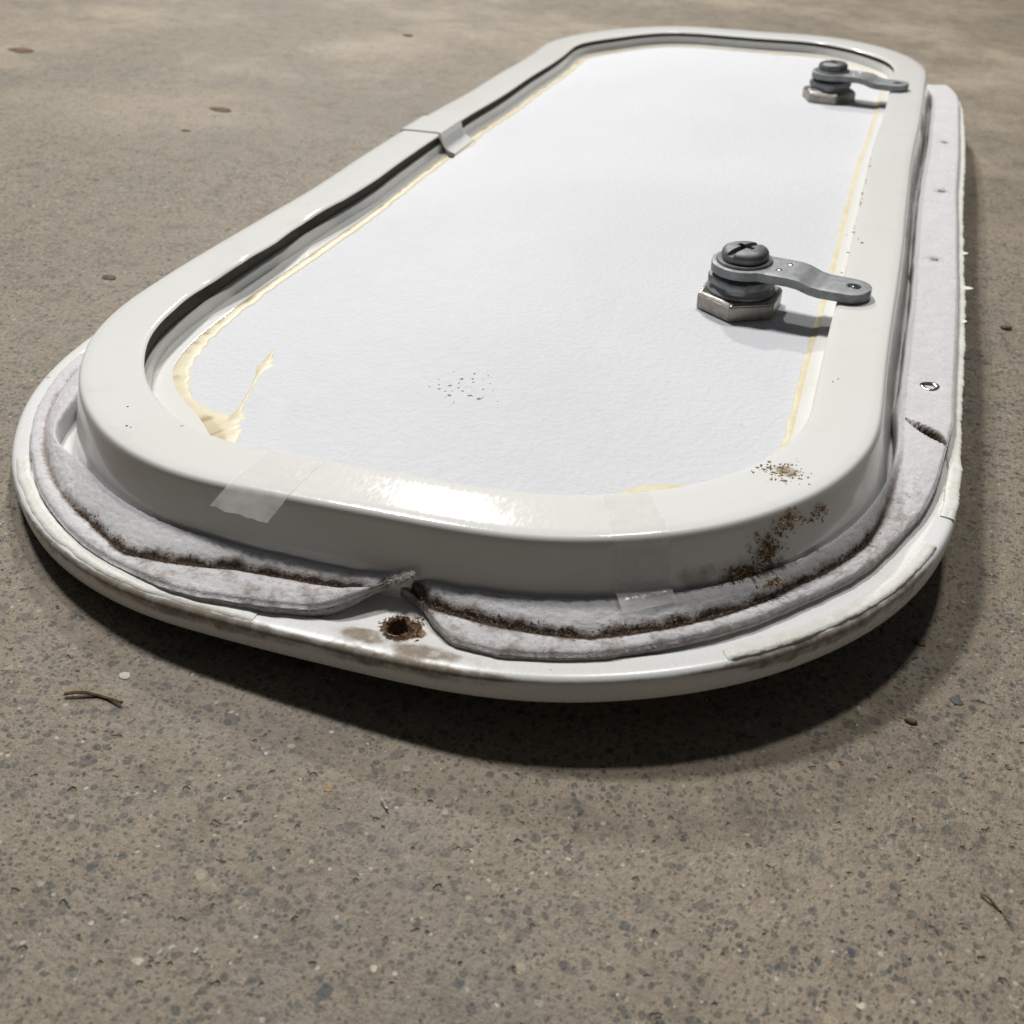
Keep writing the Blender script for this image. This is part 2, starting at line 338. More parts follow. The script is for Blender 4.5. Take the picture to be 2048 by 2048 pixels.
# added near-black strip: paints shade into the open side of the frame channel
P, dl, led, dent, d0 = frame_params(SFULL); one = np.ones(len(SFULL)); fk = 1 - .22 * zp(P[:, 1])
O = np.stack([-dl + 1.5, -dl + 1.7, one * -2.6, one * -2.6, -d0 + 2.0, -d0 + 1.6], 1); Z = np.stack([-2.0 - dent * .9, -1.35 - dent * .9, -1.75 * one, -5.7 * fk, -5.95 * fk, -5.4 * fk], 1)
GAP_SHADE = mat_simple('channel_shade_black', (.035, .032, .024), (.06, .055, .04), .8, 400)
sweep('channel_shade_strip', SFULL, O, Z, GAP_SHADE, door, True, True, False, 50)
# sheet inside the frame, and the outer skin underneath
def zpl(y): return 2.3 * (y + 150) / 420
def plate(name, off, z0, z1, mt):
    s = np.linspace(0, LEN, 360, endpoint=False); P, dl, led, *_ = frame_params(s)
    o = -led + .02 if off is None else np.full(len(s), off)
    q = at(s, o); n = len(s)
    V = [((x) * MM, y * MM, (z + ZB + (float(zpl(y)) if z == -10.5 else 0)) * MM) for z in (z1, z0) for x, y in q]
    me = bpy.data.meshes.new(name); me.from_pydata(V, [], [list(range(n)), list(range(n, 2 * n))[::-1]] + [[i, n + i, n + (i + 1) % n, (i + 1) % n] for i in range(n)])
    bm = bmesh.new(); bm.from_mesh(me); bmesh.ops.recalc_face_normals(bm, faces=bm.faces); bm.to_mesh(me); bm.free()
    return link(name, me, mt, door)
panel = plate('panel', None, -19.1, -10.5, PANEL)
skin = plate('outer_skin', 2.4, -22.2, -19.3, RIMP)

# flange with turned-down rim
ofl = 24.2 + interp(FCU, SFULL)
pro = [('a', o, -19.2) for o in np.arange(2.6, 16.1, .9)] + [('a', 16.8, -19.1), ('a', 17.5, -18.8), ('a', 18.2, -18.45), ('b', -5, -18.32), ('b', -4, -18.3), ('b', -3, -18.3), ('b', -2, -18.32), ('b', -1.3, -18.42), ('b', -.7, -18.7), ('b', -.25, -19.2), ('b', 0, -19.9), ('b', .1, -21), ('b', .1, -22.3), ('b', 0, -23.6), ('b', -.2, -24.6), ('b', -.6, -25.2), ('b', -1.2, -25.5), ('b', -1.9, -25.3), ('b', -2.2, -24.6), ('b', -2.2, -21.2), ('a', 2.6, -21.2)]
O = np.stack([(ofl + o if k == 'b' else np.full(len(SFULL), o)) for k, o, z in pro], 1); Z = np.tile([z for *_, z in pro], (len(SFULL), 1)).astype(float)
xy = at(np.repeat(SFULL[:, None], O.shape[1], 1), O); X, Y = xy[..., 0], xy[..., 1]
front = ss(-Y, 225, 262)
onrim = np.exp(-((Z + 19.2) / .8) ** 2) * (O > 20) + .30 * ((Z < -20) & (O > 20)) * np.exp(-((Z + 20.6) / 1.2) ** 2)
alongx = np.interp(X, [-125, -105, -80, -60, -20, 5, 20, 34, 45, 60, 85, 100, 120, 135], [.1, .3, .7, .95, .9, .95, 1.1, 1., .6, .35, .4, .8, .9, .7])
dirt = 1.5 * onrim * front * alongx
dirt += front * np.exp(-((X - 16) / 4) ** 2 - ((O - 19.5) / 2) ** 2) * .9 + front * np.exp(-((X - 30) / 9) ** 2 - ((O - 21.5) / 2) ** 2) * .55
dirt += ((Z < -20.5) & (O > 20)) * front * .20
dirt += front * .30 * (O < 19) * ss(X, -5, 5) * ss(-X, -45, -30)
HX, HY = 21.8, -307.5
rust = np.exp(-(((X - HX - .4) ** 2 + (Y - HY) ** 2) / 5.0 ** 2) ** 1.5) * .85 + .9 * np.exp(-((X - HX - 4.2) / 2.8) ** 2 - ((Y - HY - .2) / 1.4) ** 2) + .45 * np.exp(-((X - HX - 1) / 3) ** 2 - ((Y - HY + 3.6) / 1.3) ** 2)
flange = sweep('outer_flange', SFULL, O, Z, RIMP, door, True, True, False, 40, {'dirt': np.clip(dirt, 0, 1), 'rust': np.clip(rust, 0, 1) * (Z > -20)})
boolean(flange, [cutter((HX, HY, -19 + ZB), 2.7, 12)])
# ragged burr round the screw hole
bm = bmesh.new(); ring = []
for i in range(40):
    a = i / 40 * math.tau; k = noise.noise(Vector((math.cos(a) * 3.6, math.sin(a) * 3.6, 4)))
    ring.append([bm.verts.new(Vector((HX + math.cos(a) * r_, HY + math.sin(a) * r_, ZB + z_)) * MM) for r_, z_ in ((2.2, -24.6), (2.35, -19.2 + .3 * k), (2.7, -18.65 + 1.1 * k), (3.3, -18.8 + .6 * k), (4.1 + 1.2 * k, -19.25))])
for i in range(40):
    for j in range(4): bm.faces.new((ring[i][j], ring[i][j + 1], ring[(i + 1) % 40][j + 1], ring[(i + 1) % 40][j]))
bm.faces.new([r_[0] for r_ in ring])  # bottom added to close the hole and stop light passing through
RUST = mat_simple('rusty_burr', (.035, .02, .012), (.22, .13, .07), .8, 600, .6)
from_bm('hole_burr_and_cap', bm, RUST, door, 60)
bm = bmesh.new()
for _ in range(170):
    a = rnd.uniform(0, math.tau); rr = abs(rnd.gauss(3.2, .8)); rr = max(rr, 2.5); ox = 2.6 * rnd.random() ** 2 * (1 if math.cos(a) > 0 else 0)
    c = Vector((HX + rr * math.cos(a) + ox, HY + rr * math.sin(a), ZB - 18.95 + rnd.uniform(0, .5))); r = abs(rnd.gauss(.28, .16)) + .08
    vv = [bm.verts.new((c + Vector((rnd.gauss(0, 1), rnd.gauss(0, 1), rnd.gauss(0, .7))).normalized() * r * rnd.uniform(.7, 1.4)) * MM) for _ in range(4)]
    for f in ((0, 1, 2), (0, 1, 3), (0, 2, 3), (1, 2, 3)): bm.faces.new([vv[i] for i in f])
FLAKE = mat_simple('rust_flake', (.11, .055, .022), (.34, .20, .10), .9, 700, .5)
rc = from_bm('rust_flakes', bm, FLAKE, door, None); rc['kind'] = 'stuff'; rc['label'] = 'orange rust flakes around the screw hole'

# ------------------------------------------------------------------ foam seal in two lengths with a gap at the screw hole
def table(pts):
    a = sorted(so(*q) for q in pts); return np.array(a).T
GV = table([(-122, -238), (-111.5, -261), (-85.5, -288), (-66, -299), (-56.3, -303.9), (-50, -306.8), (-43, -306.6), (-20, -303.5), (0, -302.3), (22, -300.5), (43.7, -301.9), (63, -299.2), (84, -286), (103, -266), (116, -246), (120.2, -226.5), (121, -200)])
OE = table([(-130, -228), (-118, -258), (-89.8, -289.9), (-62.7, -306.4), (-24, -314.8), (-6, -313), (0, -311.8), (5, -309.4), (9.5, -306), (13, -302.6), (16, -299.8)])
OE2 = table([(18.5, -297.6), (22, -299.2), (26, -301.8), (30, -305.4), (36, -309.4), (46, -309.6), (63.8, -304.5), (85.5, -290.4), (104.4, -271.4), (124.3, -238.6), (131.9, -212.8), (135.2, -183), (135.6, -134), (135.4, 0), (135.6, 150)])
NAILS = [(128.3, -163.5), (127.6, -58), (128.8, 27), (128.9, 107)]
TEAR = np.array([(122.5, -186.5), (126, -189.3), (130, -192.2), (133.6, -196.5)])
def seg_d(X, Y, line):
    best = np.full(X.shape, 1e9); tt = np.zeros(X.shape)
    for k in range(len(line) - 1):
        a, b = line[k], line[k + 1]; d = b - a; t = np.clip(((X - a[0]) * d[0] + (Y - a[1]) * d[1]) / (d @ d), 0, 1)
        q = np.hypot(X - a[0] - t * d[0], Y - a[1] - t * d[1]); tt = np.where(q < best, (k + t) / (len(line) - 1), tt); best = np.minimum(best, q)
    return best, tt
def foam(s, oe, end_lift, side):
    P = interp(PP, s); x, y = P[:, 0], P[:, 1]; n = len(s)
    flat = ss(x, 60, 114) * ss(y, -236, -196)
    corner = np.exp(-((x + 92) / 13) ** 2 - ((y + 264) / 16) ** 2)
    oi = 4.1 + 1.6 * flat + 5.2 * corner + flat * (.7 * np.array([fbm(Vector((0, v / 38, 3))) for v in y]))
    oi += flat * (-.9 * np.exp(-((y + 62) / 6) ** 2) - .8 * np.exp(-((y + 180) / 7) ** 2))
    oo = np.interp(s, oe[0], oe[1]) if side else np.where(s < oe[0][0], 15.5, np.interp(s, oe[0], oe[1]))
    go = np.interp(s, GV[0], GV[1]); go = np.clip(go, oi + 2, oo - 1.5)
    wav = np.array([fbm(Vector((v / 13, 2, 8)), 3) for v in s]); oo = oo + (1 - flat) * .55 * wav
    zin = -12.7 + .25 * flat + .3 * wav * (1 - flat); zgr = -16.3 + 3.6 * flat; zout = -15.8 + 2.9 * flat + .35 * wav * (1 - flat); zed = -16.5 + 3.3 * flat
    if not side:
        rl = ss(x, -48, -8) * ss(-y, 270, 288); zin = zin - 1.2 * rl; zout = zout + 1.7 * rl; zed = zed + 1.2 * rl
    top_t = np.linspace(0, 1, 40)
    Os, Zs = [], []
    Os += [oi + .3, oi + .05]; Zs += [np.full(n, -19.0), np.full(n, -16.5)]
    for t in top_t:
        o = oi + (oo - oi) * t
        a = np.clip((o - oi) / (go - oi), 0, 1); b = np.clip((o - go) / (oo - go), 0, 1)
        gk = np.exp(-((o - go) / 1.15) ** 2)
        z = np.where(o < go, zin + (zgr + .5 * (1 - flat) - zin) * a ** 1.5, zgr + .5 * (1 - flat) + (zout - zgr - .5 * (1 - flat)) * np.sin(np.pi * .5 * np.clip(b * 1.7, 0, 1)) + (zed - zout) * np.clip((b - .55) / .45, 0, 1) ** 2)
        z = z - gk * .9 * (1 - flat)
        rim = np.clip(1 - (o - oi) / 1.1, 0, 1); z = z - 1.2 * (1 - np.sqrt(np.clip(1 - rim ** 2, 0, 1)))
        rim2 = np.clip(1 - (oo - o) / .9, 0, 1); z = z - .9 * (1 - np.sqrt(np.clip(1 - rim2 ** 2, 0, 1)))
        Os.append(o); Zs.append(z)
    Os += [oo + .15, oo + .1, oo - .2]; Zs += [zed - .9, np.full(n, -17.8), np.full(n, -19.0)]
    O = np.stack(Os, 1); Z = np.stack(Zs, 1)
    xy = at(np.repeat(s[:, None], O.shape[1], 1), O); X, Y = xy[..., 0], xy[..., 1]
    N1 = np.array([fbm(Vector((a / 5, b / 5, 1))) for a, b in zip(X.flat, Y.flat)]).reshape(X.shape)
    N2 = np.array([noise.noise(Vector((a * 1.1, b * 1.1, 7))) for a, b in zip(X.flat, Y.flat)]).reshape(X.shape)
    topm = np.zeros(Z.shape, bool); topm[:, 2:42] = True
    N3 = np.array([abs(fbm(Vector((a / 3.2, b / 3.2, 21)), 3)) for a, b in zip(X.flat, Y.flat)]).reshape(X.shape)
    Z = Z + topm * (.17 * N1 + .07 * N2 - .55 * np.clip(.12 - N3, 0, 1) / .12 * .5 * (1 - flat[:, None]))
    O = O + (~topm) * .15 * N1
    fl2 = flat[:, None]
    gdist = np.abs(O - go[:, None])
    alongg = np.interp(x, [-125, -112, -95, -60, -40, 5, 60, 110, 118, 121], [.42, .46, .55, .85, 1, 1, 1, .95, .8, .25])[:, None] * (1 - .95 * fl2)
    wd = np.interp(x, [-112, -60, -40, 0, 40, 80, 110], [.7, 1.1, 1.6, 1.5, 1.5, 1.3, .9])[:, None]
    D = np.exp(-(gdist / (wd * np.clip(1.05 + .8 * N1, .35, 2))) ** 2) * alongg
    D = np.maximum(D, .30 * (1 - fl2) * (O > go[:, None]) * ss(x, -70, -45)[:, None] * (.7 + N1))
    D = np.maximum(D, .36 * ss(x, 20, 26)[:, None] * np.exp(-((X - 26) / 5) ** 2) * (O > go[:, None] - .3))
    D = np.maximum(D, .5 * (1 - fl2) * ss(x, -30, 0)[:, None] * np.clip((-15.9 - Z) / 1.5, 0, 1) * (O > go[:, None] + 1.5))
    if side:
        for k, (nx, ny) in enumerate(NAILS):
            r = np.hypot(X - nx, (Y - ny)); Z = Z - topm * (.9 if k == 0 else .55) * np.exp(-(r / 2.6) ** 2); D = np.maximum(D, (.2, .42, .42, .40)[k] * np.exp(-(r / 4) ** 2))
        d, t = seg_d(X, Y, TEAR); wv = .3 + 1.5 * np.sin(np.pi * np.clip(t, .02, .98) ** 1.5)
        Z = Z - topm * 4.6 * np.exp(-(d / wv) ** 6) * (wv > .34); D = np.maximum(D, 1.6 * np.exp(-(d / (wv * 1.2)) ** 4))  # dirt colour plus painted shade inside the torn slit
    else:
        te = ss(s, sA1 - 15, sA1)[:, None]; zc = -15.2 + 1.5 * te
        Z = Z * (1 - te) + (zc + (Z + 15.8) * .5) * te; Z = Z + te * .5 * N1
        D = np.maximum(D, .62 * ss(s, sA1 - 2.2, sA1)[:, None])
    return sweep('foam_seal', s, O, Z, FOAM, door, False, True, True, 180, {'dirt': np.clip(D, 0, 1)})
sA0 = s_of(-70, 283); sA1 = s_of(16.2, -292.6); sB0 = s_of(17.8, -292.4); sB1 = LEN + s_of(100, 250)
foam(np.arange(sA0, sA1, .7), OE, lambda s: 1.1 * ss(s, sA1 - 26, sA1) , False)
fB = np.r_[np.arange(sB0, LEN + s_of(110, 228), .7)]
def fB_build():
    global OE2
    foam(fB, OE2, None, True)['label'] = 'smooth grey foam strip with nail marks and a torn slit'
fB_build()

# torn fibres where the left length of foam ends
bm = bmesh.new()
def strand(bm, p, d, L, r, bend=.6, n=5):
    prev = None; p = Vector(p); d = Vector(d).normalized()
    for i in range(n + 1):
        rr = r * (1 - i / (n + .5)); u = d.orthogonal().normalized(); v = d.cross(u)
        ring = [bm.verts.new((p + (u * math.cos(a) + v * math.sin(a)) * rr) * MM) for a in (0, 2.09, 4.19)]
        if prev:
            for k in range(3): bm.faces.new((prev[k], prev[(k + 1) % 3], ring[(k + 1) % 3], ring[k]))
        prev = ring; d = (d + Vector((rnd.gauss(0, bend), rnd.gauss(0, bend), rnd.gauss(0, bend))) * .5).normalized(); p = p + d * L / n
for i in range(700):
    u = rnd.random(); q = at(np.array(sA1 - 1.5 + 6.5 * u ** .8), np.array(rnd.uniform(4.6, 7.0)))
    strand(bm, (q[0], q[1], ZB - 14.0 + rnd.uniform(-.9, 1.1) * (.5 + u) + 2.0 * u), (rnd.gauss(.5, .7), rnd.gauss(0, .5), rnd.gauss(.55, .5)), rnd.uniform(.6, 1.9), .09, .7)
tf = from_bm('torn_fibre', bm, FIBRE, door, None); tf['kind'] = 'stuff'

# rivets pressed into the right-hand foam
def lathe(bm, prof, seg, center, squash=(1, 1), fn=None):
    rows = []
    for r_, z_ in prof:
        row = []
        for i in range(seg):
            a = i / seg * math.tau; k = fn(a, r_, z_) if fn else (r_, z_)
            row.append(bm.verts.new(Vector((center[0] + math.cos(a) * k[0] * squash[0], center[1] + math.sin(a) * k[0] * squash[1], center[2] + k[1])) * MM))
        rows.append(row)
    for a, b in zip(rows, rows[1:]):
        for i in range(seg): bm.faces.new((a[i], a[(i + 1) % seg], b[(i + 1) % seg], b[i]))
    for row in (rows[0], rows[-1]): bm.faces.new(row)
for k, (x, y) in enumerate(NAILS):
    bm = bmesh.new(); r = (2.7, 1.2, 1.5, 1.3)[k]
    lathe(bm, [(r, -1.5), (r * 1.05, -.12), (r * .95, .08), (r * .72, .1), (r * .55, -.25), (r * .45, -1.3)], 20, (x, y, ZB - 12.75 - (.45 if k else .2)), fn=lambda a, r_, z_: (r_ * (1 + .07 * math.sin(3 * a + k)), z_ + .12 * math.sin(2 * a + k)))
    rv = from_bm('rivet', bm, BRIGHT if k == 0 else DARKZ, door, 40)

# ------------------------------------------------------------------ old sealant along the rim
def sealant(s0, s1, inner, outer, h, seed, lift=0, name='sealant_strip', step=.5, taper=3, over=0.0, rag=1.0):
    s = np.arange(s0, s1, step); n = len(s)
    k1 = np.array([fbm(Vector((v / 9, seed, 0))) for v in s]); k2 = np.array([noise.noise(Vector((v / 1.7, seed, 5))) for v in s]); k3 = np.array([noise.noise(Vector((v / .8, seed, 9))) for v in s]); k2 = k2 * rag; k3 = k3 * rag
    of = 24.2 + interp(FCU, s)
    e = np.minimum(ss(s, s0, s0 + taper), ss(-s, -s1, -s1 + taper)); e = .25 + .75 * e
    a = of - inner + (.5 * k1 + .35 * k2 + .2 * k3); b = of - outer + (.35 * k1 + .4 * k2 + .35 * k3) + over * np.clip(k2 + k1 * .6, 0, 1) ** 2 * 3
    zt = -18.2 + lift + h * e * (1 + .35 * k1)
    zb = -18.6 + 0 * s
    O = np.stack([a, a + .1, a + .5, (a * .6 + b * .4), (a * .3 + b * .7), b - .35, b, b - .1], 1)
    Z = np.stack([zb, zt - .35, zt, zt + .1 * k2, zt - .05, zt - .15, zt - .5 - .3 * np.abs(k2), zb - .35 + 0 * s], 1)
    return sweep(name, s, O, Z, SEAL, door, False, True, True, 50)
sealant(s_of(-92, -265), s_of(-10, -293), 5.2, 1.5, .4, 1.0, rag=.15)['label'] = 'thick white sealant smeared on the rim'
sealant(s_of(80, -276), s_of(112, -232), 4.8, 1.3, .7, 2.0, taper=1.2, rag=.2)['label'] = 'raised white sealant step on the rim'
sealant(s_of(114, -222), LEN + s_of(111, 224), 4.0, .2, 1.1, 3.0, over=.12, rag=.7)['label'] = 'flaking white sealant along the right edge'
for (x, y, L, dz) in ((139.2, -72, 4.2, .2), (139.2, -36, 2.6, .1), (139.0, -102, 2.2, 0)):
    bm = bmesh.new(); prev = None
    for i in range(7):
        t = i / 6; wv = 2.2 * (1 - t) ** .6 + .15; cx = x - 1.5 + L * t; cy = y - 1.6 * t * t; cz = ZB - 17.1 + dz + .8 * t * t - .3
        ring = [bm.verts.new(Vector((cx, cy + a, cz + b)) * MM) for a, b in ((-wv, 0), (0, .35 * (1 - t) + .08), (wv, 0), (0, -.25))]
        if prev:
            for k in range(4): bm.faces.new((prev[k], prev[(k + 1) % 4], ring[(k + 1) % 4], ring[k]))
        else: bm.faces.new(ring)
        prev = ring
    bm.faces.new(prev); from_bm('sealant_flake', bm, SEAL, door, 40)

# ------------------------------------------------------------------ yellowed glue round the sheet
def glue():
    s = np.arange(0, LEN, .6); n = len(s); P, dl, led, *_ = frame_params(s); x, y = P[:, 0], P[:, 1]
    corner = .55 * np.exp(-((x + 108) / 20) ** 2 - ((y + 240) / 30) ** 2) + 1.35 * np.exp(-((x + 68) / 17) ** 2 - ((y + 284) / 22) ** 2); leftside = ss(-x, 80, 105) * ss(y, -250, -200)
    frontm = ss(-y, 262, 285) * ss(x, -25, -5)
    wd = 2.0 + 6.0 * np.clip(corner, 0, 1.3) + 1.3 * leftside - .6 * frontm + 2.6 * np.exp(-((x - 25) / 6) ** 2) * ss(y, 200, 240) + 2.2 * np.exp(-((x - 80) / 18) ** 2) * ss(-y, 200, 240)
    wd += 2.0 * np.exp(-((y - 14) / 16) ** 2) * leftside
    k = np.array([.5 * fbm(Vector((v / 9, 3, 0)), 3) + .06 * noise.noise(Vector((v / 1.3, 3, 0))) for v in s]); wd = np.maximum(wd * (1 + .45 * k) + .3 * k, .35)
    h = .25 + .25 * np.clip(wd / 5, 0, 1)
    a = -led + .25
    O = np.stack([a + .1, a, a - .25, a - wd * .35, a - wd * .7, a - wd * .93, a - wd, a - wd + .2], 1)
    Z = np.stack([-10.9 + 0 * s, -10.15 + 0 * s, -10.1 + 0 * s, -10.5 + h, -10.5 + h * .8, -10.5 + h * .45, -10.5 + h * .05, -10.9 + 0 * s], 1)
    D = np.zeros_like(O); D[:, :4] = (.4 + .8 * np.clip(k, 0, 1) * 2)[:, None] * (corner * .8 + leftside * .6 + .35)[:, None]
    return sweep('glue_bead', s, O, Z + zp(y)[:, None], GLUE, door, True, True, False, 60, {'dirt': np.clip(D, 0, 1)})
glue()
bm = bmesh.new(); prev = None      # a run of glue pulled out onto the sheet
path = [(-54, -257, 2.2), (-54, -254.5, 2.6), (-54, -252, 2.4), (-54, -249.5, 2.4), (-55.2, -246.5, 1.0), (-56.3, -242.5, .5), (-58, -237, .5), (-60, -230.5, .55), (-61.5, -225.5, .8), (-62.3, -222.5, 1.8), (-62.8, -219.5, 2.3), (-63.6, -216.5, 1.5), (-64.8, -212.5, .7), (-65.8, -208.5, .3)]
pa = np.array(path); ti = np.linspace(0, len(path) - 1, 60); pk = np.stack([np.interp(ti, range(len(path)), pa[:, q]) for q in range(3)], 1)
for i, (x, y, wv) in enumerate(pk):
    nl = 1 + .55 * noise.noise(Vector((i * .33, 1, 0))); nr_ = 1 + .55 * noise.noise(Vector((i * .37, 5, 0))); hh = .6 + .5 * min(wv, 1.5) * (1 + .4 * noise.noise(Vector((i * .3, 9, 0))))
    ring = [bm.verts.new(Vector((x + a * wv * (nl if a < 0 else nr_), y + .3 * a * wv, ZB - 10.5 + float(zp(y)) + b * hh)) * MM) for a, b in ((-1.15, -.12), (-.8, .07), (0, .2), (.7, .09), (1.15, -.12))]
    if prev:
        for k in range(4): bm.faces.new((prev[k], prev[k + 1], ring[k + 1], ring[k]))
    prev = ring
from_bm('glue_drip', bm, GLUE, door, 60)

# ------------------------------------------------------------------ joint sleeve on the left run of the frame
sj0, sj1 = s_of(-115.8, 22), s_of(-115.8, -3)
s = np.linspace(sj0, sj1, 14); O, Z, _ = frame_profile(s, .7); _, dl, led, *_ = frame_params(s); one = np.ones(len(s))
keep = list(range(4, 18))
O = np.concatenate([O[:, keep], np.stack([-dl - 1.0, -dl - 2.2, -led - 1.0, -led - 3.6, -led - 3.8, -led - .3, -dl + .5, one * -9, one * .8], 1)], 1)
Z = np.concatenate([Z[:, keep], np.stack([one * -2.6, one * -5.8, one * -7.6, one * -8.6, one * -9.55, one * -9.4, one * -2.2, one * -1.1, one * -4.5], 1)], 1)
sweep('joint_sleeve', s, O, Z, PAINT, door, False, True, True, 40)['label'] = 'raised sleeve covering the joint of the frame'
bm = bmesh.new(); q = at(np.array(s_of(-115.8, -5)), np.array(-25.6)); lathe(bm, [(1.6, -.8), (1.6, .35), (1.2, .55), (.3, .55)], 14, (q[0], q[1], ZB - 9.4)); from_bm('joint_hole_disc', bm, BLACK, door)  # black plug added in place of the dark hole beside the sleeve

# ------------------------------------------------------------------ clear tape over the front of the frame
FP = [(5.1, -18.9), (4.7, -17), (3.7, -13), (2.6, -9), (1.5, -5.2), (.75, -2.4), (.4, -1.25), (.12, -.75), (-.3, -.32), (-.95, -.06), (-3.5, .02), (-6, .05), (-8.5, .05), (-11, .03), (-13.2, 0), (-15.7, -.05), (-17, -.4)]
def tape(x0, x1, y, down, skew, free=None, seed=0):
    fp = np.array(FP); d = np.r_[0, np.cumsum(np.hypot(*np.diff(fp, axis=0).T))]
    i0 = 0; s0, s1 = s_of(x0, y), s_of(x1, y)
    S = np.linspace(0, 1, 26); bm = bmesh.new(); rows = []
    for a in S:
        zend = -down - .9 * skew * a + .35 * noise.noise(Vector((a * 5, seed, 0)))
        tstart = np.interp(-zend, -fp[::-1, 1][2:], d[::-1][2:]) if True else 0
        t = np.linspace(tstart, d[-1], 26); o = np.interp(t, d, fp[:, 0]); z = np.interp(t, d, fp[:, 1])
        row = []
        for j in range(26):
            u = j / 25; sh = (1 - u) * -2.2 * (1 if free is None else .15) + .35 * noise.noise(Vector((u * 6, seed + (2 if a > .5 else 0), 1))) * (1 if a in (0, 1) else 0)
            ww = .18 + .05 * noise.noise(Vector((a * 3, u * 6, seed)))
            lf = 0 if free else max(0, -z[j] - .6) * .95
            q = at(np.array(s0 + (s1 - s0) * a + sh - lf * .5), np.array(o[j] + ww + lf)); row.append((q[0], q[1], z[j] + ww + ZB + lf * .18))
        if free:     # loose tail resting on the foam
            q0 = row[0]; tail = []
            for u in np.linspace(1, 0.12, 8):
                oo = 3.4 + free * u * (1 - .35 * a); zz = -11.6 - 1.6 * u ** .8 + .9 * math.sin(u * 3) * (1 - .6 * a)
                q = at(np.array(s0 + (s1 - s0) * a + u * 1.0 * (1 - a)), np.array(oo)); tail.append((q[0], q[1], zz + ZB))
            row = tail + row
        rows.append([bm.verts.new(Vector(v) * MM) for v in row])
    for a, b in zip(rows, rows[1:]):
        for j in range(len(a) - 1): bm.faces.new((a[j], a[j + 1], b[j + 1], b[j]))
    return from_bm('tape', bm, TAPE, door, 60)
tape(-25, -9.5, -293, 4.3, .9, None, 1)['label'] = 'short clear tape stuck over the front edge'
tape(63, 77.5, -283, 11.2, 0, 6.5, 5)['label'] = 'long clear tape hanging down onto the foam'

